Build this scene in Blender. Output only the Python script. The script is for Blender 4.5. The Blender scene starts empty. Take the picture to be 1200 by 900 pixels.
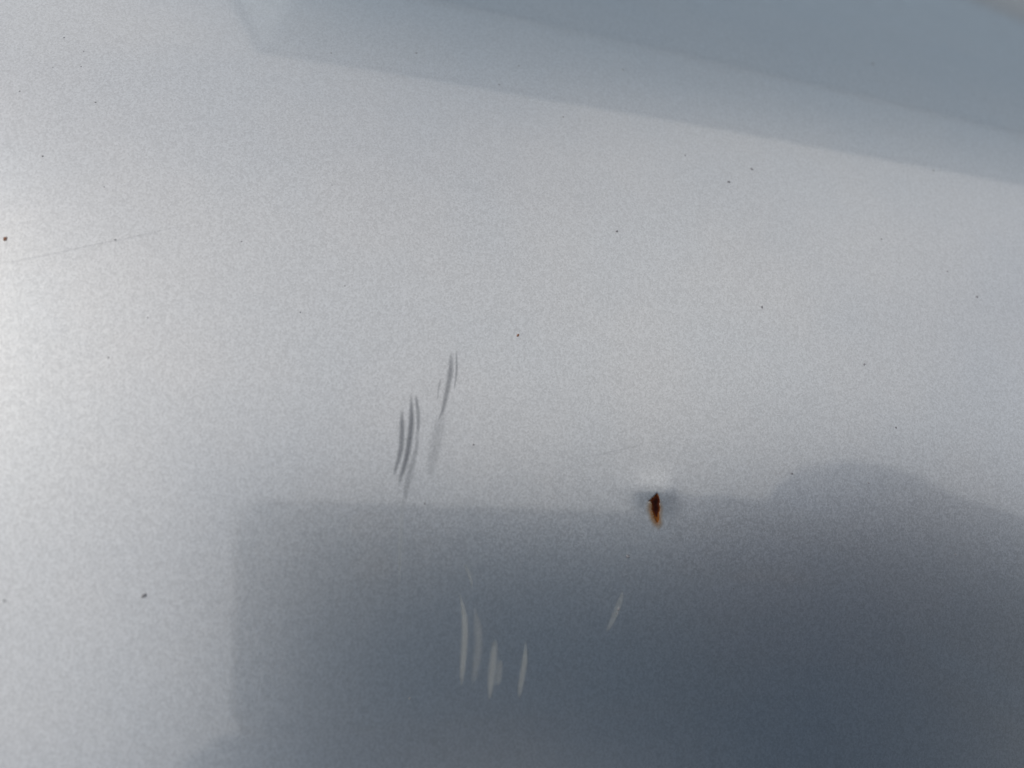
import bpy, bmesh, math, random
import numpy as np
from mathutils import Vector, Matrix

# ---------------------------------------------------------------- measurements (metres)
P = {'hfov': 65, 'pitch': 50, 'cam': (0, 0, 1.05), 'yc': 0.11, 'w': 0.035, 's0': 0.75, 's1': -0.2, 'sx': -0.2, 'Rx': 6}
Z0 = 0.993697
FOCUS = 0.1275

SC = bpy.context.scene
COL = SC.collection
random.seed(7)
RNG = np.random.default_rng(7)

# ---------------------------------------------------------------- camera
PITCH = math.radians(P['pitch'])
FWD = Vector((0, math.cos(PITCH), -math.sin(PITCH)))
RIGHT = Vector((1, 0, 0))
UP = RIGHT.cross(FWD)
CAM = Vector(P['cam'])
cam_data = bpy.data.cameras.new('camera')
cam = bpy.data.objects.new('camera', cam_data)
COL.objects.link(cam)
cam.location = CAM
cam.rotation_euler = (math.pi / 2 - PITCH, 0, 0)
cam_data.sensor_width = 9.8
cam_data.sensor_fit = 'HORIZONTAL'
cam_data.angle = math.radians(P['hfov'])
cam_data.clip_start = 0.002
cam_data.clip_end = 500
cam_data.dof.use_dof = True
cam_data.dof.focus_distance = FOCUS
cam_data.dof.aperture_fstop = 3.2
SC.camera = cam

# ---------------------------------------------------------------- sky, sun, exposure
SUN_EL, SUN_AZ = math.radians(44), math.radians(-96)     # azimuth from +Y, clockwise
w = bpy.data.worlds.new('World')
SC.world = w
w.use_nodes = True
nt = w.node_tree
nt.nodes.clear()
wo = nt.nodes.new('ShaderNodeOutputWorld')
bg = nt.nodes.new('ShaderNodeBackground')
bg.inputs['Strength'].default_value = 0.1
sky = nt.nodes.new('ShaderNodeTexSky')
sky.sky_type = 'NISHITA'
sky.sun_disc = False
sky.sun_elevation = SUN_EL
sky.sun_rotation = SUN_AZ
sky.air_density = 1.0
sky.dust_density = 2.0
# thin high cloud over the whole sky
tc = nt.nodes.new('ShaderNodeTexCoord')
mp = nt.nodes.new('ShaderNodeMapping')
mp.inputs['Scale'].default_value = (1.0, 1.0, 2.2)
no = nt.nodes.new('ShaderNodeTexNoise')
no.inputs['Scale'].default_value = 1.3
no.inputs['Detail'].default_value = 5
no.inputs['Roughness'].default_value = 0.5
no.inputs['Distortion'].default_value = 0.3
cr = nt.nodes.new('ShaderNodeMapRange')
cr.inputs['From Min'].default_value = 0.25
cr.inputs['From Max'].default_value = 0.6
cr.inputs['To Min'].default_value = 0.38
cr.inputs['To Max'].default_value = 0.80
mx = nt.nodes.new('ShaderNodeMix')
mx.data_type = 'RGBA'
mx.inputs['B'].default_value = (8.6, 8.4, 8.05, 1)
nt.links.new(tc.outputs['Generated'], mp.inputs['Vector'])
nt.links.new(mp.outputs['Vector'], no.inputs['Vector'])
nt.links.new(no.outputs['Fac'], cr.inputs['Value'])
nt.links.new(cr.outputs['Result'], mx.inputs['Factor'])
nt.links.new(sky.outputs['Color'], mx.inputs['A'])
nt.links.new(mx.outputs['Result'], bg.inputs['Color'])
nt.links.new(bg.outputs['Background'], wo.inputs['Surface'])

sun_data = bpy.data.lights.new('sun', 'SUN')
sun_data.energy = 1.5
sun_data.angle = math.radians(40)
sun_data.color = (1.0, 0.92, 0.79)
sun = bpy.data.objects.new('sun', sun_data)
COL.objects.link(sun)
sun_dir = Vector((math.sin(SUN_AZ) * math.cos(SUN_EL), math.cos(SUN_AZ) * math.cos(SUN_EL), math.sin(SUN_EL)))
sun.rotation_euler = (-sun_dir).to_track_quat('-Z', 'Y').to_euler()

vs = SC.view_settings
vs.view_transform = 'Standard'
vs.look = 'None'
vs.gamma = 1.0
vs.use_curve_mapping = False
vs.exposure = 0.18
SC.cycles.max_bounces = 8
SC.cycles.use_denoising = True
SC.cycles.denoiser = 'OPENIMAGEDENOISE'
SC.cycles.denoising_input_passes = 'RGB_ALBEDO_NORMAL'
SC.cycles.denoising_prefilter = 'ACCURATE'

# ---------------------------------------------------------------- helpers
def obj(name, me, mat=None, parent=None):
    o = bpy.data.objects.new(name, me)
    COL.objects.link(o)
    if mat is not None and not me.materials:
        me.materials.append(mat)
    if parent is not None:
        o.parent = parent
    return o

def tag(o, label=None, cat=None, group=None, kind=None):
    if label: o['label'] = label
    if cat: o['category'] = cat
    if group: o['group'] = group
    if kind: o['kind'] = kind
    return o

def empty(name, loc=(0, 0, 0)):
    o = bpy.data.objects.new(name, None)
    COL.objects.link(o)
    o.location = loc
    return o

def mesh(name, v, f, smooth=True):
    me = bpy.data.meshes.new(name)
    me.from_pydata([tuple(map(float, p)) for p in v], [], f)
    me.update()
    if smooth:
        me.polygons.foreach_set('use_smooth', [True] * len(me.polygons))
    return me

def bm_mesh(name, bm, smooth=False):
    me = bpy.data.meshes.new(name)
    bmesh.ops.recalc_face_normals(bm, faces=bm.faces)
    bm.to_mesh(me)
    bm.free()
    if smooth:
        me.polygons.foreach_set('use_smooth', [True] * len(me.polygons))
    return me

def box(bm, c, s, rot=None, bevel=0.0, seg=2):
    m = Matrix.Translation(Vector(c)) @ (rot.to_4x4() if rot else Matrix()) @ Matrix.Diagonal((*s, 1))
    r = bmesh.ops.create_cube(bm, size=1, matrix=m)
    if bevel:
        es = list({e for v in r['verts'] for e in v.link_edges})
        bmesh.ops.bevel(bm, geom=es, offset=bevel, segments=seg, affect='EDGES')

def new_mat(name):
    m = bpy.data.materials.new(name)
    m.use_nodes = True
    return m, m.node_tree, m.node_tree.nodes['Principled BSDF']

def simple_mat(name, col, rough=0.6, metal=0.0, var=0.15, scale=40):
    m, t, b = new_mat(name)
    b.inputs['Roughness'].default_value = rough
    b.inputs['Metallic'].default_value = metal
    if rough >= 0.9: b.inputs['Specular IOR Level'].default_value = 0.1
    c = t.nodes.new('ShaderNodeTexCoord')
    n = t.nodes.new('ShaderNodeTexNoise')
    n.inputs['Scale'].default_value = scale
    n.inputs['Detail'].default_value = 6
    r = t.nodes.new('ShaderNodeValToRGB')
    r.color_ramp.elements[0].position = 0.3
    r.color_ramp.elements[1].position = 0.7
    r.color_ramp.elements[0].color = (*[x * (1 - var) for x in col], 1)
    r.color_ramp.elements[1].color = (*[min(1, x * (1 + var)) for x in col], 1)
    t.links.new(c.outputs['Object'], n.inputs['Vector'])
    t.links.new(n.outputs['Fac'], r.inputs['Fac'])
    t.links.new(r.outputs['Color'], b.inputs['Base Color'])
    return m

def node(t, kind, **kw):
    n = t.nodes.new(kind)
    for k, v in kw.items():
        if k in n.inputs:
            n.inputs[k].default_value = v
        else:
            setattr(n, k, v)
    return n

# ---------------------------------------------------------------- ground
asphalt = simple_mat('concrete_yard', (0.27, 0.29, 0.31), 0.9, 0, 0.4, 60)
bm = bmesh.new()
bmesh.ops.create_grid(bm, x_segments=8, y_segments=8, size=150)
tag(obj('ground', bm_mesh('ground', bm), asphalt), kind='structure')

# ---------------------------------------------------------------- the measured marks on the paint
MARKS = [
    ('scuff_mark', 'dark', [[-0.015928, 0.072227, 0.000202], [-0.015889, 0.071075, 0.0003371], [-0.015806, 0.068546, 0.0004694], [-0.015976, 0.066357, 0.0004226], [-0.016615, 0.063942, 0.000243], [-0.016901, 0.062868, 0.0001449]], 0.544),
    ('scuff_mark', 'dark', [[-0.014663, 0.074396, 0.0001766], [-0.014623, 0.073122, 0.0002946], [-0.014537, 0.070333, 0.000473], [-0.014712, 0.068114, 0.0004929], [-0.015116, 0.065583, 0.0004452], [-0.015872, 0.062955, 0.0003315], [-0.016211, 0.061787, 0.0001975]], 0.646),
    ('scuff_mark', 'dark', [[-0.014038, 0.074286, 0.0001633], [-0.013902, 0.073431, 0.0002726], [-0.013603, 0.071548, 0.0003623], [-0.01355, 0.069664, 0.0002706], [-0.013526, 0.068823, 0.0001615]], 0.408),
    ('scuff_mark', 'dark', [[-0.013635, 0.070319, 0.0001755], [-0.013661, 0.069321, 0.0002929], [-0.013721, 0.067127, 0.0003363], [-0.014371, 0.064585, 0.0005566], [-0.014901, 0.062203, 0.0004978], [-0.015316, 0.060074, 0.0003302], [-0.015502, 0.059125, 0.0001969]], 0.272),
    ('scuff_mark', 'dark', [[-0.008967, 0.080944, 0.0002105], [-0.009002, 0.079964, 0.0003511], [-0.009082, 0.077812, 0.0004888], [-0.009522, 0.075078, 0.0004619], [-0.010083, 0.072501, 0.000298], [-0.010548, 0.071323, 0.0001712], [-0.010757, 0.070797, 0.0001022]], 0.422),
    ('scuff_mark', 'dark', [[-0.00827, 0.081033, 0.0001125], [-0.008251, 0.080058, 0.0001877], [-0.00821, 0.077918, 0.0002334], [-0.008422, 0.075901, 0.0001393], [-0.008516, 0.075004, 8.31e-05]], 0.34),
    ('scuff_mark', 'dark', [[-0.010442, 0.076885, 9.68e-05], [-0.01054, 0.076349, 0.0001617], [-0.010759, 0.075164, 0.0001841], [-0.010855, 0.074005, 0.0001147], [-0.010898, 0.073487, 6.85e-05]], 0.238),
    ('scuff_mark', 'dark', [[-0.00963, 0.072574, 0.0004117], [-0.009944, 0.071726, 0.0006867], [-0.010638, 0.069863, 0.0010237], [-0.01107, 0.067398, 0.0010171], [-0.011396, 0.065737, 0.0009002], [-0.011597, 0.063894, 0.0006722], [-0.011687, 0.063071, 0.0004011]], 0.163),
    ('scuff_mark', 'pale', [[-0.007353, 0.050223, 0.0001059], [-0.007185, 0.049562, 0.0001924], [-0.006814, 0.0481, 0.0004083], [-0.006557, 0.046147, 0.0005511], [-0.006651, 0.043699, 0.000549], [-0.006863, 0.041268, 0.0004755], [-0.006966, 0.039822, 0.0002847], [-0.007013, 0.039173, 0.0001564]], 0.612),
    ('scuff_mark', 'pale', [[-0.005319, 0.048955, 0.0001328], [-0.005152, 0.048118, 0.0002413], [-0.004781, 0.046267, 0.0006744], [-0.004649, 0.044314, 0.0006968], [-0.004987, 0.041863, 0.0006459], [-0.005328, 0.040204, 0.0004769], [-0.005481, 0.039462, 0.0002619]], 0.302),
    ('scuff_mark', 'pale', [[-0.002288, 0.04535, 0.0002665], [-0.002392, 0.04446, 0.0004837], [-0.002623, 0.042493, 0.0006628], [-0.002853, 0.040542, 0.0006606], [-0.003081, 0.038701, 0.0003592], [-0.003184, 0.037877, 0.0001973]], 0.518),
    ('scuff_mark', 'pale', [[-0.001619, 0.042984, 0.0002328], [-0.001671, 0.042454, 0.0004229], [-0.001787, 0.041282, 0.000603], [-0.002022, 0.040108, 0.0004813], [-0.002127, 0.039581, 0.0002645]], 0.324),
    ('scuff_mark', 'pale', [[0.001982, 0.045345, 0.0001349], [0.001925, 0.044542, 0.0002449], [0.0018, 0.042766, 0.0004883], [0.001436, 0.041085, 0.000511], [0.001073, 0.039127, 0.0003637], [0.000911, 0.038251, 0.0001997]], 0.518),
    ('scuff_mark', 'pale', [[0.016173, 0.052202, 0.0001419], [0.015988, 0.051676, 0.0002576], [0.01558, 0.050512, 0.0005136], [0.014786, 0.048919, 0.0005112], [0.013875, 0.047434, 0.0003307], [0.013468, 0.046769, 0.0001815]], 0.36),
    ('scuff_mark', 'pale', [[-0.00673, 0.053621, 0.0001333], [-0.006511, 0.053227, 0.0002423], [-0.006024, 0.052355, 0.0003029], [-0.005654, 0.051075, 0.0002421], [-0.005487, 0.0505, 0.0001331]], 0.288),
    ('scuff_mark', 'pale', [[-0.01553, 0.061159, 0.0001977], [-0.015546, 0.059846, 0.0003585], [-0.015584, 0.056962, 0.000416], [-0.015621, 0.053919, 0.0003783], [-0.015671, 0.051318, 0.0002354], [-0.015695, 0.050158, 0.0001292]], 0.202),
    ('hairline_scratch', 'dark', [[-0.077123, 0.082378, 0.0001263], [-0.071581, 0.084315, 0.0001397], [-0.064873, 0.086716, 0.0001544], [-0.059619, 0.08885, 0.0001577], [-0.054225, 0.09094, 0.0001611], [-0.048065, 0.093609, 0.000118], [-0.044241, 0.095307, 9.6e-05]], 0.106),
    ('hairline_scratch', 'dark', [[0.007564, 0.067529, 0.0001166], [0.012727, 0.068955, 0.000145], [0.017728, 0.070389, 0.0001476], [0.020946, 0.07154, 0.0001086]], 0.097),
    ('hairline_scratch', 'dark', [[0.013561, 0.07098, 0.0001195], [0.017422, 0.072787, 0.0001348], [0.023268, 0.075331, 0.0001103]], 0.057),
    ('hairline_scratch', 'dark', [[0.031576, 0.0734, 0.0001124], [0.036593, 0.075765, 0.0001433], [0.040995, 0.07787, 0.0001167]], 0.04),
    ('hairline_scratch', 'dark', [[-0.053373, 0.093018, 9.28e-05], [-0.045603, 0.09658, 0.000108], [-0.034982, 0.099677, 8.75e-05]], 0.031),
]
SPECKS = [[-0.067208, 0.118492, 0.0001222], [-0.070986, 0.117376, 9.45e-05], [-0.07427, 0.111744, 0.000125], [-0.068709, 0.10118, 0.0001391], [-0.063652, 0.111937, 0.000112], [-0.059717, 0.097738, 9.98e-05], [-0.056956, 0.090009, 0.000123], [-0.071084, 0.124079, 0.0001057], [-0.067633, 0.121812, 0.0001148], [0.001237, 0.137829, 0.0001661], [-0.002255, 0.131427, 0.0001473], [0.017176, 0.103686, 0.0002127], [0.042846, 0.121741, 0.0002235], [0.038, 0.117732, 0.000228], [0.030572, 0.12209, 0.0001557], [0.079293, 0.16733, 0.0003027], [0.017008, 0.056356, 0.0002812], [-0.048559, 0.046802, 0.0002759], [0.081832, 0.102631, 0.0001919], [0.040984, 0.094323, 0.0001764], [0.057937, 0.087397, 0.0001698], [0.043476, 0.069582, 0.0001866], [-0.024856, 0.087944, 0.0001073], [0.080907, 0.130515, 0.0001903], [-0.02793, 0.103762, 0.0001025], [0.008949, 0.126054, 0.0001257], [-0.051264, 0.079854, 8.93e-05], [-0.039941, 0.092394, 0.0001041], [-0.055669, 0.074045, 0.0001265], [-0.030832, 0.083264, 9.55e-05], [-0.005586, 0.068401, 0.000144], [-0.012356, 0.060341, 0.0001303], [-0.030922, 0.131655, 0.0001242], [-0.016868, 0.135943, 0.0001439], [0.02093, 0.142853, 0.0001563], [0.065412, 0.111127, 0.0001516], [0.077056, 0.106745, 0.0001411], [0.015436, 0.049783, 0.0002031], [0.015171, 0.049253, 0.0001475], [-0.013992, 0.037717, 0.000167], [-0.06531, 0.045092, 0.0001603], [0.056316, 0.06959, 0.0001505], [0.062144, 0.078207, 0.0001451], [0.070228, 0.061068, 0.0001318], [0.033061, 0.053601, 0.0001074]]
RUST_SPECKS = [[-0.071053, 0.087992, 0.0003152], [0.000908, 0.084196, 0.0001985]]
CHIP = [[0.021683, 0.064797], [0.021955, 0.064378], [0.02211, 0.063948], [0.022024, 0.063277], [0.022117, 0.062734], [0.021921, 0.062167], [0.021952, 0.061512], [0.021757, 0.060949], [0.021471, 0.060978], [0.02126, 0.06145], [0.021095, 0.061654], [0.020946, 0.062242], [0.020788, 0.062612], [0.020848, 0.063278], [0.020654, 0.06359], [0.020247, 0.063497], [0.020784, 0.06399], [0.021261, 0.064367]]
STAIN = [[0.021572, 0.064564], [0.022336, 0.06397], [0.022694, 0.063118], [0.022506, 0.061781], [0.022597, 0.060806], [0.02178, 0.059973], [0.020878, 0.060219], [0.020266, 0.061251], [0.019788, 0.06241], [0.019956, 0.063415], [0.020769, 0.064154]]
BLISTER = [0.021473, 0.065334]
BLISTER_SIZE = [0.001746, 0.001468]


# ---------------------------------------------------------------- the car body panel
def ss(x):
    x = np.clip(x, 0, 1)
    return x * x * (3 - 2 * x)

def softplus(t):
    return np.where(t > 30, t, np.log1p(np.exp(np.minimum(t, 30))))

def base_height(x, y):
    """The pressed sheet: a soft shoulder that falls toward the viewer and flattens out beyond."""
    z = Z0 + P['s1'] * (y - P['yc']) - (P['s0'] - P['s1']) * P['w'] * softplus((P['yc'] - y) / P['w'])
    z = z + P['sx'] * x - x * x / (2 * P['Rx'])
    # the flank of the car turns down to the sill, outside the frame
    z = z - 3.2 * 0.03 * softplus((-0.2 - y) / 0.03)
    z = z - 3.0 * 0.06 * softplus((y - 0.95) / 0.06)
    z = z - 3.0 * 0.05 * softplus((x - 0.75) / 0.05) - 3.0 * 0.05 * softplus((-0.75 - x) / 0.05)
    return z

def inside_dist(x, y, poly):
    """Signed distance to a polygon, positive inside."""
    poly = np.asarray(poly)
    d = np.full(x.shape, 1e9)
    inside = np.zeros(x.shape, bool)
    n = len(poly)
    for i in range(n):
        a, b = poly[i], poly[(i + 1) % n]
        ab = b - a
        t = np.clip(((x - a[0]) * ab[0] + (y - a[1]) * ab[1]) / (ab @ ab), 0, 1)
        d = np.minimum(d, np.hypot(x - a[0] - t * ab[0], y - a[1] - t * ab[1]))
        c = ((a[1] > y) != (b[1] > y)) & (x < (b[0] - a[0]) * (y - a[1]) / (b[1] - a[1] + 1e-15) + a[0])
        inside ^= c
    return np.where(inside, d, -d)

BLISTER_H = 0.00019
PAINT_LOSS = 0.00016
def height(x, y, chip=True):
    x = np.asarray(x, float); y = np.asarray(y, float)
    z = base_height(x, y)
    dx, dy = (x - BLISTER[0]) / BLISTER_SIZE[0], (y - BLISTER[1]) / BLISTER_SIZE[1]
    z = z + BLISTER_H * np.exp(-0.5 * (dx * dx + dy * dy))
    for ox, oy, sa, sb, hh in ((0.0021, 0.0002, 0.0010, 0.0018, 0.00011), (-0.0026, -0.0001, 0.0017, 0.0011, 0.00006)):
        ex, ey = (x - BLISTER[0] - ox) / sa, (y - BLISTER[1] - oy) / sb
        z = z + hh * np.exp(-0.5 * (ex * ex + ey * ey))
    # very slow waviness of the pressed sheet
    z = z + 6e-6 * np.sin(x * 95 + 1.3) * np.sin(y * 120 + 0.4) + 4e-6 * np.sin(x * 170 - y * 60)
    if chip:
        z = z - PAINT_LOSS * ss((inside_dist(x, y, CHIP) + 0.00005) / 0.00022)
    return z

def axis(lo, hi, vis_lo, vis_hi, c, fine, fine_r, mid):
    pts = [c]
    for sgn, lim, vis in ((1, hi, vis_hi), (-1, lo, vis_lo)):
        p, s = c, fine
        out = []
        while sgn * (lim - p) > 0:
            d = abs(p - c)
            if d < fine_r: s = fine
            elif sgn * (vis - p) > 0: s = min(s * 1.12, mid)
            else: s = min(s * 1.12, 0.02)
            p = p + sgn * s
            out.append(p)
        pts = out[::-1] + pts if sgn < 0 else pts + out
    return np.array(pts)

XS = axis(-0.9, 0.9, -0.12, 0.22, sum(p[0] for p in CHIP) / len(CHIP), 0.00009, 0.0030, 0.0012)
YS = axis(-0.34, 1.12, 0.0, 0.34, sum(p[1] for p in CHIP) / len(CHIP), 0.00011, 0.0040, 0.0012)
X, Y = np.meshgrid(XS, YS)
Z = height(X, Y)
nx, ny = len(XS), len(YS)
verts = np.stack([X.ravel(), Y.ravel(), np.maximum(Z, 0.18).ravel()], 1)
idx = np.arange(nx * ny).reshape(ny, nx)
quads = np.stack([idx[:-1, :-1].ravel(), idx[:-1, 1:].ravel(), idx[1:, 1:].ravel(), idx[1:, :-1].ravel()], 1)
me = bpy.data.meshes.new('car_panel')
me.vertices.add(len(verts)); me.vertices.foreach_set('co', verts.ravel())
me.loops.add(quads.size); me.loops.foreach_set('vertex_index', quads.ravel())
me.polygons.add(len(quads)); me.polygons.foreach_set('loop_start', np.arange(0, quads.size, 4))
me.update(calc_edges=True)
me.polygons.foreach_set('use_smooth', [True] * len(quads))

def silver_paint():
    m, t, b = new_mat('silver_metallic_paint')
    L = t.links.new
    tc = node(t, 'ShaderNodeTexCoord')
    # aluminium flakes: every cell leans its own way
    vo = node(t, 'ShaderNodeTexVoronoi', Scale=FLAKE_SCALE)
    vo2 = node(t, 'ShaderNodeTexVoronoi', Scale=FLAKE_SCALE * 0.47)
    for v_ in (vo, vo2): L(tc.outputs['Object'], v_.inputs['Vector'])
    s1 = node(t, 'ShaderNodeVectorMath', operation='SUBTRACT'); s1.inputs[1].default_value = (.5, .5, .5)
    s2 = node(t, 'ShaderNodeVectorMath', operation='SUBTRACT'); s2.inputs[1].default_value = (.5, .5, .5)
    L(vo.outputs['Color'], s1.inputs[0]); L(vo2.outputs['Color'], s2.inputs[0])
    k1 = node(t, 'ShaderNodeVectorMath', operation='SCALE'); k1.inputs['Scale'].default_value = FLAKE_TILT
    k2 = node(t, 'ShaderNodeVectorMath', operation='SCALE'); k2.inputs['Scale'].default_value = FLAKE_TILT * 0.25
    L(s1.outputs[0], k1.inputs[0]); L(s2.outputs[0], k2.inputs[0])
    ge = node(t, 'ShaderNodeNewGeometry')
    a1 = node(t, 'ShaderNodeVectorMath', operation='ADD'); a2 = node(t, 'ShaderNodeVectorMath', operation='ADD')
    nn = node(t, 'ShaderNodeVectorMath', operation='NORMALIZE')
    L(ge.outputs['Normal'], a1.inputs[0]); L(k1.outputs[0], a1.inputs[1])
    L(a1.outputs[0], a2.inputs[0]); L(k2.outputs[0], a2.inputs[1]); L(a2.outputs[0], nn.inputs[0])
    L(nn.outputs[0], b.inputs['Normal'])
    # each flake is a little lighter or darker, and the coat has faint slow mottling
    sep = node(t, 'ShaderNodeSeparateColor')
    L(vo.outputs['Color'], sep.inputs[0])
    no = node(t, 'ShaderNodeTexNoise', Scale=55.0, Detail=3.0)
    L(tc.outputs['Object'], no.inputs['Vector'])
    mr = node(t, 'ShaderNodeMapRange'); mr.inputs['To Min'].default_value = 1 - FLAKE_VALUE; mr.inputs['To Max'].default_value = 1 + FLAKE_VALUE
    L(sep.outputs[1], mr.inputs['Value'])
    mot = node(t, 'ShaderNodeMix', data_type='RGBA')
    mot.inputs['A'].default_value = (*PAINT_A, 1); mot.inputs['B'].default_value = (*PAINT_B, 1)
    mr2 = node(t, 'ShaderNodeMapRange'); mr2.inputs['From Min'].default_value = .35; mr2.inputs['From Max'].default_value = .65
    L(no.outputs['Fac'], mr2.inputs['Value']); L(mr2.outputs['Result'], mot.inputs['Factor'])
    mul = node(t, 'ShaderNodeVectorMath', operation='SCALE')
    L(mot.outputs['Result'], mul.inputs[0]); L(mr.outputs['Result'], mul.inputs['Scale'])
    L(mul.outputs[0], b.inputs['Base Color'])
    b.inputs['Metallic'].default_value = 1.0
    b.inputs['Roughness'].default_value = BASE_ROUGH
    b.inputs['Coat Weight'].default_value = 1.0
    b.inputs['Coat Roughness'].default_value = 0.05
    b.inputs['Coat IOR'].default_value = COAT_IOR
    # orange peel in the lacquer
    op = node(t, 'ShaderNodeTexNoise', Scale=420.0, Detail=2.0)
    L(tc.outputs['Object'], op.inputs['Vector'])
    bu = node(t, 'ShaderNodeBump', Strength=0.35, Distance=0.00002)
    L(op.outputs['Fac'], bu.inputs['Height'])
    L(bu.outputs['Normal'], b.inputs['Coat Normal'])
    return m

FLAKE_SCALE, FLAKE_TILT, FLAKE_VALUE = 4600, 0.022, 0.12
PAINT_A, PAINT_B = (0.583, 0.604, 0.632), (0.598, 0.610, 0.630)
BASE_ROUGH, COAT_IOR = 0.38, 1.70
paint = silver_paint()
panel = obj('car_panel', me, paint)
so = panel.modifiers.new('sheet', 'SOLIDIFY'); so.thickness = 0.0009; so.offset = -1
tag(panel, 'silver metallic car body panel with scuffs and one rust chip, filling the frame', 'car panel')

# ---------------------------------------------------------------- scuffs and scratches in the lacquer
def scuff_mat(name, col, rough):
    m, t, b = new_mat(name)
    L = t.links.new
    uv = node(t, 'ShaderNodeUVMap')
    sx = node(t, 'ShaderNodeSeparateXYZ'); L(uv.outputs['UV'], sx.inputs[0])
    # across: 0..1 -> soft edges ; along: soft ends
    def tri(src, width):
        a = node(t, 'ShaderNodeMath', operation='SUBTRACT'); a.inputs[1].default_value = 0.5; L(src, a.inputs[0])
        c = node(t, 'ShaderNodeMath', operation='ABSOLUTE'); L(a.outputs[0], c.inputs[0])
        r = node(t, 'ShaderNodeMapRange', interpolation_type='SMOOTHSTEP')
        r.inputs['From Min'].default_value = 0.5; r.inputs['From Max'].default_value = 0.5 - width
        L(c.outputs[0], r.inputs['Value'])
        return r.outputs['Result']
    e1, e2 = tri(sx.outputs['X'], 0.34), tri(sx.outputs['Y'], 0.46)
    tc = node(t, 'ShaderNodeTexCoord')
    mp = node(t, 'ShaderNodeMapping'); mp.inputs['Scale'].default_value = (1.0, 7.0, 1.0)
    L(uv.outputs['UV'], mp.inputs['Vector'])
    oi = node(t, 'ShaderNodeObjectInfo')
    L(oi.outputs['Random'], node(t, 'ShaderNodeMath').inputs[0])
    no = node(t, 'ShaderNodeTexNoise', noise_dimensions='4D', Scale=1.6, Detail=4.0, Roughness=0.6)
    mw = node(t, 'ShaderNodeMath', operation='MULTIPLY'); mw.inputs[1].default_value = 37.0
    L(oi.outputs['Random'], mw.inputs[0]); L(mw.outputs[0], no.inputs['W']); L(mp.outputs['Vector'], no.inputs['Vector'])
    gr = node(t, 'ShaderNodeTexNoise', Scale=2200.0, Detail=2.0); L(tc.outputs['Object'], gr.inputs['Vector'])
    r1 = node(t, 'ShaderNodeMapRange'); r1.inputs['From Min'].default_value = .3; r1.inputs['From Max'].default_value = .62; r1.inputs['To Min'].default_value = .7
    L(no.outputs['Fac'], r1.inputs['Value'])
    r2 = node(t, 'ShaderNodeMapRange'); r2.inputs['From Min'].default_value = .3; r2.inputs['From Max'].default_value = .7; r2.inputs['To Min'].default_value = .88
    L(gr.outputs['Fac'], r2.inputs['Value'])
    at = node(t, 'ShaderNodeAttribute', attribute_name='strength', attribute_type='OBJECT')
    v = e1
    for s in (e2, r1.outputs['Result'], r2.outputs['Result'], at.outputs['Fac']):
        k = node(t, 'ShaderNodeMath', operation='MULTIPLY'); L(v, k.inputs[0]); L(s, k.inputs[1]); v = k.outputs[0]
    L(v, b.inputs['Alpha'])
    b.inputs['Base Color'].default_value = (*col, 1)
    b.inputs['Roughness'].default_value = rough
    b.inputs['Specular IOR Level'].default_value = 0.15
    return m


SCUFF_DARK, SCUFF_PALE = (0.155, 0.17, 0.20), (0.37, 0.395, 0.41)
abraded = {'dark': scuff_mat('abraded_lacquer_grey', SCUFF_DARK, 0.75), 'pale': scuff_mat('abraded_lacquer_pale', SCUFF_PALE, 0.75)}

def catmull(p, n):
    p = np.asarray(p, float)
    q = np.vstack([2 * p[0] - p[1], p, 2 * p[-1] - p[-2]])
    out = []
    for i in range(1, len(q) - 2):
        for t in np.linspace(0, 1, n, endpoint=False):
            a, b, c, d = q[i - 1:i + 3]
            out.append(0.5 * (2 * b + (c - a) * t + (2 * a - 5 * b + 4 * c - d) * t * t + (3 * b - a - 3 * c + d) * t ** 3))
    out.append(q[-2])
    return np.array(out)

def ribbon(name, pts, strength, mat, lift):
    c = catmull(pts, 8)
    d = np.gradient(c[:, :2], axis=0)
    d /= np.linalg.norm(d, axis=1)[:, None]
    nrm = np.stack([d[:, 1], -d[:, 0]], 1)
    K = 7
    V, F, UVs = [], [], []
    n = len(c)
    for i in range(n):
        for j in range(K):
            s = j / (K - 1)
            q = c[i, :2] + nrm[i] * (s - 0.5) * 2.5 * max(c[i, 2], 1e-5)
            V.append((q[0], q[1], 0)); UVs.append((i / (n - 1), s))
    V = np.array(V)
    V[:, 2] = height(V[:, 0], V[:, 1], chip=False) + lift
    for i in range(n - 1):
        for j in range(K - 1):
            a = i * K + j
            F.append((a, a + 1, a + K + 1, a + K))
    me = mesh(name, V, F)
    ul = me.uv_layers.new(name='UVMap')
    for lp in me.loops:
        ul.data[lp.index].uv = UVs[lp.vertex_index]
    # normals up
    if me.polygons[0].normal.z < 0: me.flip_normals()
    o = obj(name, me, mat, panel)
    o['strength'] = float(strength)
    return o

for i, (nm, kind, pts, s) in enumerate(MARKS):
    ribbon(nm, pts, s, abraded[kind], 0.000012 + 0.000003 * i)

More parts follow.
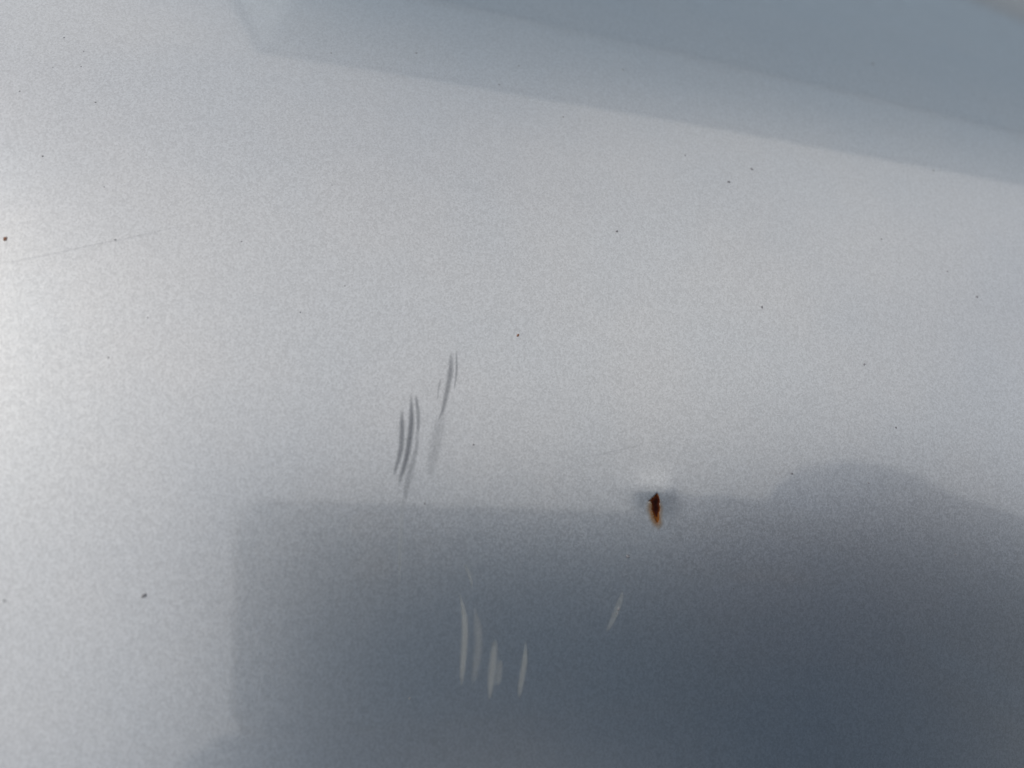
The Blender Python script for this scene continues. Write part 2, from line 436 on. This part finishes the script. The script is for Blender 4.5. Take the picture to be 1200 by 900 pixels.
# ---------------------------------------------------------------- specks of dirt
dirt = simple_mat('road_grime', (0.21, 0.215, 0.235), 0.9, 0, 0.4, 3000)
rust_dirt = simple_mat('rusty_grit', (0.24, 0.13, 0.09), 0.9, 0, 0.4, 3000)
def speck(x, y, r, mat, nm):
    bm = bmesh.new()
    bmesh.ops.create_icosphere(bm, subdivisions=2, radius=1)
    rot = random.uniform(0, 6.28)
    for v in bm.verts:
        v.co *= 1 + random.uniform(-0.22, 0.22)
    bmesh.ops.scale(bm, verts=bm.verts, vec=(r * random.uniform(0.8, 1.25), r * random.uniform(0.9, 1.5), r * 0.35))
    bmesh.ops.rotate(bm, verts=bm.verts, cent=(0, 0, 0), matrix=Matrix.Rotation(rot, 3, 'Z'))
    z = float(height(x, y))
    sl = Vector((-float(height(x + 1e-4, y) - height(x - 1e-4, y)) / 2e-4, -float(height(x, y + 1e-4) - height(x, y - 1e-4)) / 2e-4, 1)).normalized()
    M = Matrix.Translation((x, y, z)) @ sl.to_track_quat('Z', 'Y').to_matrix().to_4x4()
    bmesh.ops.transform(bm, matrix=M, verts=bm.verts)
    return obj(nm, bm_mesh(nm, bm, True), mat, panel)
for x, y, r in SPECKS:
    speck(x, y, r, dirt, 'dirt_speck')
for x, y, r in RUST_SPECKS:
    tag(speck(x, y, r, rust_dirt, 'rust_speck'), 'tiny brown rust speck')

# ---------------------------------------------------------------- the rust chip and its stain
def patch(name, poly, mat, lift, rough, chip, step, soft):
    poly = np.array(poly)
    lo, hi = poly.min(0) - soft, poly.max(0) + soft
    xs, ys = np.arange(lo[0], hi[0], step), np.arange(lo[1], hi[1], step)
    Xp, Yp = np.meshgrid(xs, ys)
    sd = inside_dist(Xp, Yp, poly)
    keep = sd > -soft
    Zp = height(Xp, Yp, chip=chip) + lift
    if rough:
        nz = RNG.normal(size=Xp.shape)
        for _ in range(2):
            nz = (nz + np.roll(nz, 1, 0) + np.roll(nz, -1, 0) + np.roll(nz, 1, 1) + np.roll(nz, -1, 1)) / 5
        Zp = Zp + rough * nz / nz.std() * ss(sd / 0.0003)
    ids = -np.ones(Xp.shape, int)
    ids[keep] = np.arange(keep.sum())
    V = np.stack([Xp[keep], Yp[keep], Zp[keep]], 1)
    F = []
    for j in range(Xp.shape[0] - 1):
        for i in range(Xp.shape[1] - 1):
            q = (ids[j, i], ids[j, i + 1], ids[j + 1, i + 1], ids[j + 1, i])
            if min(q) >= 0: F.append(tuple(int(a) for a in q))
    me = mesh(name, V, F)
    at = me.attributes.new('depth', 'FLOAT', 'POINT')
    at.data.foreach_set('value', sd[keep].astype(np.float32))
    return obj(name, me, mat, panel)

def rust_mat():
    m, t, b = new_mat('bare_rust')
    L = t.links.new
    tc = node(t, 'ShaderNodeTexCoord')
    at = node(t, 'ShaderNodeAttribute', attribute_name='depth')
    no = node(t, 'ShaderNodeTexNoise', Scale=1500.0, Detail=6.0, Roughness=0.65); L(tc.outputs['Object'], no.inputs['Vector'])
    mr = node(t, 'ShaderNodeMapRange'); mr.inputs['From Max'].default_value = 0.00075; L(at.outputs['Fac'], mr.inputs['Value'])
    ad = node(t, 'ShaderNodeMath', operation='ADD'); L(mr.outputs['Result'], ad.inputs[0])
    ns = node(t, 'ShaderNodeMapRange'); ns.inputs['To Min'].default_value = -0.45; ns.inputs['To Max'].default_value = 0.45; L(no.outputs['Fac'], ns.inputs['Value'])
    L(ns.outputs['Result'], ad.inputs[1])
    # fresh orange rust where water gathers at the lower end of the chip
    ys_ = [q[1] for q in CHIP]
    sy = node(t, 'ShaderNodeSeparateXYZ'); L(tc.outputs['Object'], sy.inputs[0])
    my = node(t, 'ShaderNodeMapRange'); my.inputs['From Min'].default_value = min(ys_); my.inputs['From Max'].default_value = min(ys_) + 0.5 * (max(ys_) - min(ys_))
    my.inputs['To Min'].default_value = -0.45; my.inputs['To Max'].default_value = 0.08
    L(sy.outputs['Y'], my.inputs['Value'])
    ad2 = node(t, 'ShaderNodeMath', operation='ADD'); L(ad.outputs[0], ad2.inputs[0]); L(my.outputs['Result'], ad2.inputs[1]); ad = ad2
    r = node(t, 'ShaderNodeValToRGB')
    e = r.color_ramp.elements
    e[0].position, e[0].color = 0.0, (0.17, 0.062, 0.015, 1)
    e[1].position, e[1].color = 0.95, (0.011, 0.003, 0.002, 1)
    x = e.new(0.30); x.color = (0.042, 0.009, 0.004, 1)
    x = e.new(0.6); x.color = (0.020, 0.004, 0.003, 1)
    L(ad.outputs[0], r.inputs['Fac']); L(r.outputs['Color'], b.inputs['Base Color'])
    b.inputs['Roughness'].default_value = 0.95
    b.inputs['Specular IOR Level'].default_value = 0.1
    bu = node(t, 'ShaderNodeBump', Strength=0.6, Distance=0.00008); L(no.outputs['Fac'], bu.inputs['Height']); L(bu.outputs['Normal'], b.inputs['Normal'])
    return m

def stain_mat():
    m, t, b = new_mat('rust_stain')
    L = t.links.new
    tc = node(t, 'ShaderNodeTexCoord')
    at = node(t, 'ShaderNodeAttribute', attribute_name='depth')
    no = node(t, 'ShaderNodeTexNoise', Scale=900.0, Detail=4.0); L(tc.outputs['Object'], no.inputs['Vector'])
    mr = node(t, 'ShaderNodeMapRange', interpolation_type='SMOOTHSTEP')
    mr.inputs['From Min'].default_value = -0.0002; mr.inputs['From Max'].default_value = 0.0010
    L(at.outputs['Fac'], mr.inputs['Value'])
    k = node(t, 'ShaderNodeMath', operation='MULTIPLY'); L(mr.outputs['Result'], k.inputs[0]); 
    n2 = node(t, 'ShaderNodeMapRange'); n2.inputs['From Min'].default_value = .3; n2.inputs['From Max'].default_value = .7; n2.inputs['To Min'].default_value = .35; n2.inputs['To Max'].default_value = .95
    L(no.outputs['Fac'], n2.inputs['Value']); L(n2.outputs['Result'], k.inputs[1])
    L(k.outputs[0], b.inputs['Alpha'])
    cr_ = node(t, 'ShaderNodeValToRGB')
    cr_.color_ramp.elements[0].color = (0.27, 0.19, 0.10, 1)
    cr_.color_ramp.elements[1].color = (0.20, 0.075, 0.018, 1)
    mc = node(t, 'ShaderNodeMapRange'); mc.inputs['From Min'].default_value = 0.0002; mc.inputs['From Max'].default_value = 0.0011
    L(at.outputs['Fac'], mc.inputs['Value']); L(mc.outputs['Result'], cr_.inputs['Fac']); L(cr_.outputs['Color'], b.inputs['Base Color'])
    b.inputs['Roughness'].default_value = 0.8
    b.inputs['Specular IOR Level'].default_value = 0.15
    return m

tag(patch('rust_stain', STAIN, stain_mat(), 0.00001, 0, True, 0.00010, 0.0002), 'tan rust stain bleeding round the chip')
tag(patch('rust_chip', CHIP, rust_mat(), PAINT_LOSS * 0.55, 0.00002, True, 0.00008, 0.00002), 'dark red brown rust chip where the paint has flaked off')

# ---------------------------------------------------------------- what the lacquer mirrors: the building across the yard
render_grey = simple_mat('grey_render', (0.56, 0.66, 0.76), 0.9, 0, 0.12, 3)
brick_mat = simple_mat('dark_brick', (0.40, 0.50, 0.60), 0.9, 0, 0.25, 12)
trim_mat = simple_mat('pale_trim', (0.55, 0.62, 0.68), 0.7, 0, 0.06, 5)
glass_mat = simple_mat('window_glass', (0.37, 0.46, 0.54), 0.25, 0, 0.1, 2)
A, B = Vector((-0.30, 4.39, 0)), Vector((19.5, 9.81, 0))
ux = (B - A).normalized(); uy = Vector((0, 0, 1)).cross(ux)
LEN = (B - A).length
HB, HS = 5.5, 3.1
Mb = Matrix(((ux.x, uy.x, 0, A.x), (ux.y, uy.y, 0, A.y), (0, 0, 1, 0), (0, 0, 0, 1)))
bld = empty('building'); bld.matrix_world = Mb
tag(bld, 'grey flat roofed building mirrored along the top right of the panel', 'building')
def bpart(name, mat, boxes, parent=bld):
    bm = bmesh.new()
    for c, s in boxes: box(bm, c, s)
    return obj(name, bm_mesh(name, bm), mat, parent)
bpart('wall', brick_mat, [((LEN / 2, 3.0, HS / 2), (LEN, 6.0, HS))])
bpart('upper_wall', render_grey, [((LEN / 2, 3.0, (HS + HB) / 2 + 0.05), (LEN + .06, 6.06, HB - HS - 0.1))])
bpart('string_course', trim_mat, [((LEN / 2, 3.0, HS), (LEN + .16, 6.16, 0.1))])
bpart('roof_coping', render_grey, [((LEN / 2, 3.0, HB + 0.05), (LEN + .2, 6.2, 0.1))])
for k in range(1):
    xw = 8.3
    wn = bpart('window', glass_mat, [((xw, -0.012, 1.65), (1.2, 0.02, 1.3))])
    bpart('window_frame', trim_mat, [((xw - .64, -0.03, 1.65), (.08, .06, 1.46)), ((xw + .64, -0.03, 1.65), (.08, .06, 1.46)),
                                      ((xw, -0.03, 2.34), (1.2, .06, .08)), ((xw, -0.03, 0.96), (1.2, .06, .08)), ((xw, -0.03, 1.65), (.06, .06, 1.3))], wn)

# ---------------------------------------------------------------- the phone that takes the picture
phone_body = simple_mat('phone_back', (0.05, 0.16, 0.28), 0.35, 0, 0.05, 20)
phone_metal = simple_mat('phone_frame', (0.12, 0.125, 0.13), 0.3, 1.0, 0.05, 20)
lens_glass = simple_mat('lens_glass', (0.004, 0.004, 0.006), 0.05, 0, 0.1, 20)
R3 = Matrix((RIGHT, UP, FWD)).transposed()
Mp = Matrix.Translation(CAM) @ R3.to_4x4()          # local x right, y up, z toward the panel
phone = empty('phone'); phone.matrix_world = Mp
tag(phone, 'dark phone held over the panel, mirrored as a blurred rounded block below', 'phone')
PHONE = (-0.037, 0.122, 0.0095, -0.067)
PL, PR, PT, PB = PHONE
def rbox(name, x0, x1, y0, y1, z0, z1, rc, mat, parent):
    bm = bmesh.new()
    vs_ = []
    for cx, cy, a0 in ((x1 - rc, y1 - rc, 0), (x0 + rc, y1 - rc, 90), (x0 + rc, y0 + rc, 180), (x1 - rc, y0 + rc, 270)):
        for k in range(9):
            a = math.radians(a0 + k * 90 / 8)
            vs_.append(bm.verts.new((cx + rc * math.cos(a), cy + rc * math.sin(a), z0)))
    f = bm.faces.new(vs_)
    ex = bmesh.ops.extrude_face_region(bm, geom=[f])
    bmesh.ops.translate(bm, verts=[v for v in ex['geom'] if isinstance(v, bmesh.types.BMVert)], vec=(0, 0, z1 - z0))
    es = [e for e in bm.edges if abs(e.verts[0].co.z - e.verts[1].co.z) < 1e-7]
    bmesh.ops.bevel(bm, geom=es, offset=min(0.0012, (z1 - z0) * .3), segments=2, affect='EDGES')
    return obj(name, bm_mesh(name, bm, False), mat, parent)
rbox('frame', PL, PR, PB, PT, -0.0125, -0.0050, 0.010, phone_metal, phone)
rbox('back_glass', PL + .0015, PR - .0015, PB + .0015, PT - .0015, -0.0055, -0.0046, 0.0088, phone_body, phone)
rbox('screen', PL + .0015, PR - .0015, PB + .0015, PT - .0015, -0.0130, -0.0120, 0.0088, lens_glass, phone)
bump = rbox('camera_bump', -0.013, 0.013, -0.022, 0.0085, -0.0050, -0.0030, 0.006, phone_body, phone)
for ly in (0.0, -0.014):
    bm = bmesh.new()
    bmesh.ops.create_cone(bm, cap_ends=True, segments=32, radius1=0.0062, radius2=0.0058, depth=0.0014, matrix=Matrix.Translation((0, ly, -0.0024)))
    ln = obj('lens', bm_mesh('lens', bm, False), phone_metal, bump)

# ---------------------------------------------------------------- the person holding it
def grow(name, joints, edges, sub=2):
    me = bpy.data.meshes.new(name)
    me.from_pydata([j[0] for j in joints], edges, [])
    o = bpy.data.objects.new(name, me); COL.objects.link(o)
    sk = o.modifiers.new('skin', 'SKIN')
    sk.use_smooth_shade = True
    for i, j in enumerate(joints):
        r = j[1]
        me.skin_vertices[0].data[i].radius = (r, r) if not isinstance(r, tuple) else r
        me.skin_vertices[0].data[i].use_root = (i == 0)
    su = o.modifiers.new('sub', 'SUBSURF'); su.levels = sub; su.render_levels = sub
    dg = bpy.context.evaluated_depsgraph_get()
    m2 = bpy.data.meshes.new_from_object(o.evaluated_get(dg))
    bpy.data.objects.remove(o); bpy.data.meshes.remove(me)
    m2.name = name
    return m2

glove = simple_mat('blue_grey_glove', (0.09, 0.15, 0.26), 0.8, 0, 0.2, 200)
skin = simple_mat('skin', (0.26, 0.19, 0.165), 0.5, 0, 0.08, 60)
jacket = simple_mat('navy_jacket', (0.018, 0.09, 0.18), 0.85, 0, 0.25, 90)
jeans = simple_mat('dark_jeans', (0.035, 0.045, 0.075), 0.9, 0, 0.25, 120)
shoe = simple_mat('black_shoe', (0.02, 0.02, 0.022), 0.6, 0, 0.2, 60)
hair_mat = simple_mat('dark_hair', (0.02, 0.014, 0.010), 0.55, 0, 0.3, 200)

def pw(x, y, z): return Mp @ Vector((x, y, z))     # phone space to world
J, E, REG = [], [], []
def jt(p, r, reg, to=None):
    J.append((tuple(p), r)); REG.append(reg)
    if to is not None: E.append((to, len(J) - 1))
    return len(J) - 1
fx = Vector((-0.25, 0.97, 0)).normalized()          # the way the person faces
sx_ = Vector((fx.y, -fx.x, 0))                      # the person's right
hip0 = Vector((0.43, -0.44, 0.95))
def bp(s, f, z): return hip0 + sx_ * s + fx * f + Vector((0, 0, z - 0.95))
pel = jt(bp(0, 0, .95), (.17, .12), 'jeans')
wai = jt(bp(0, .03, 1.10), (.205, .13), 'jacket', pel)
che = jt(bp(0, .07, 1.25), (.22, .145), 'jacket', wai)
nb = jt(bp(.02, .08, 1.35), (.10, .08), 'jacket', che)
nk = jt(bp(.04, .09, 1.40), .055, 'skin', nb)
jw = jt(bp(.06, .11, 1.43), (.066, .075), 'skin', nk)
hd = jt(bp(.07, .11, 1.485), (.078, .095), 'skin', jw)
hd2 = jt(bp(.07, .105, 1.545), (.066, .08), 'skin', hd)
# right arm out to the phone
HX = PR + 0.012
wr = pw(HX + 0.102, 0.004, -0.040)
sr = jt(bp(.20, .09, 1.32), .085, 'jacket', che)
er = jt((.52, -.13, 1.04), .075, 'jacket', sr)
er2 = jt(tuple(Vector(J[er][0]).lerp(wr, .55)), .058, 'jacket', er)
w1 = jt(tuple(Vector(J[er][0]).lerp(wr, .93)), .046, 'jacket', er2)
w2 = jt(tuple(wr), (.040, .040), 'glove', w1)
pm = jt(pw(HX + 0.040, 0.030, -0.026), (.045, .045), 'glove', w2)
# left arm hangs at the side
sl = jt(bp(-.20, .08, 1.32), .085, 'jacket', che)
el_ = jt((-.052, -.34, 1.16), .085, 'jacket', sl)
wl0 = jt((.03, -.25, .95), .055, 'jacket', el_)
wl = jt((.045, -.185, float(base_height(.045, -.15)) + .05), (.029, .024), 'glove', wl0)
pl_ = jt((.06, -.125, float(base_height(.06, -.125)) + .024), (.036, .016), 'glove', wl)
# legs
for s in (-1, 1):
    h = jt(bp(s * .10, -.02, .86), .095, 'jeans', pel)
    k = jt(bp(s * .12, .02, .50), .065, 'jeans', h)
    a_ = jt(bp(s * .13, -.04, .12), .045, 'jeans', k)
    f0 = jt(bp(s * .13, -.03, .055), .045, 'shoe', a_)
    f1 = jt(bp(s * .14, .13, .040), (.042, .034), 'shoe', f0)
body = grow('person', J, E, 2)
mats = {'skin': 0, 'jacket': 1, 'jeans': 2, 'shoe': 3, 'glove': 4}
for m_ in (skin, jacket, jeans, shoe, glove): body.materials.append(m_)
ja = np.array([j[0] for j in J])
seg = [(ja[a], ja[b], REG[b]) for a, b in E]
for p in body.polygons:
    c = np.array(p.center)
    best = min(seg, key=lambda s: np.linalg.norm(c - s[0] - np.clip((c - s[0]) @ (s[1] - s[0]) / ((s[1] - s[0]) @ (s[1] - s[0])), 0, 1) * (s[1] - s[0])))
    p.material_index = mats[best[2]]
    p.use_smooth = True
person = obj('person', body)
tag(person, 'person in dark blue jacket leaning over the panel, mirrored as dark lower right shape', 'person')

def finger(pts, r0, r1, nm='finger'):
    js = [(tuple(p), r0 + (r1 - r0) * i / (len(pts) - 1)) for i, p in enumerate(pts)]
    return obj(nm, grow(nm, js, [(i, i + 1) for i in range(len(js) - 1)], 1), glove, person)
# right hand: four fingers round the back of the phone, thumb on the screen side
for k in range(4):
    yb = -0.054 + k * 0.018
    ln_ = (0.85, 1.0, 1.05, 0.95)[k]
    finger([pw(HX + .048, yb + .004, -.028), pw(HX + .026, yb + .006, -.006), pw(HX + .004, yb + .008, .003), pw(HX - .020 * ln_, yb + .009, .004), pw(HX - .036 * ln_, yb + .009, .003)], .0095, .0070)
finger([pw(HX + .045, -.006, -.034), pw(HX + .022, -.002, -.030), pw(HX - .006, .006, -.024), pw(HX - .026, -.002, -.0205)], .0115, .0085, 'thumb')
# left hand spread on the flank of the car
lp = Vector(J[pl_][0])
def on_panel(x, y, up): return Vector((x, y, float(base_height(x, y)) + up))
for k in range(4):
    fan = (-0.030 + 0.020 * k)
    ln_ = (0.88, 1.0, 0.97, 0.78)[k]
    finger([lp + Vector((fan * .8, 0, .004)), on_panel(lp.x + fan * 1.1, lp.y + .030 * ln_, .016), on_panel(lp.x + fan * 1.4, lp.y + .052 * ln_, .013), on_panel(lp.x + fan * 1.5, lp.y + .072 * ln_, .0085)], .0092, .0070)
finger([lp + Vector((.028, -.02, .0)), on_panel(lp.x + .055, lp.y - .005, .014), on_panel(lp.x + .070, lp.y + .018, .010)], .0105, .0085, 'thumb')

# face and hair
hc = Vector(J[hd][0])
def blob(name, c, s, mat, sub=3, jit=0.0):
    bm = bmesh.new()
    bmesh.ops.create_icosphere(bm, subdivisions=sub, radius=1)
    for v in bm.verts:
        if jit: v.co *= 1 + random.uniform(-jit, jit)
    rotm = Matrix((sx_, fx, Vector((0, 0, 1)))).transposed()
    bmesh.ops.transform(bm, matrix=Matrix.Translation(c) @ rotm.to_4x4() @ Matrix.Diagonal((*s, 1)), verts=bm.verts)
    return obj(name, bm_mesh(name, bm, True), mat, person)
blob('hair', hc + fx * -.022 + Vector((0, 0, .045)), (.083, .096, .078), hair_mat, 4, .02)
blob('nose', hc + fx * .092 + Vector((0, 0, -.018)), (.013, .018, .024), skin)
for s in (-1, 1):
    blob('ear', hc + sx_ * .078 * s + Vector((0, 0, -.012)), (.010, .020, .030), skin)
    blob('eye', hc + sx_ * .031 * s + fx * .079 + Vector((0, 0, .008)), (.013, .010, .009), simple_mat('eye', (.5, .48, .46), .2, 0, .1, 300))
blob('mouth', hc + fx * .080 + Vector((0, 0, -.060)), (.024, .008, .007), simple_mat('lips', (.30, .12, .10), .5, 0, .1, 100))
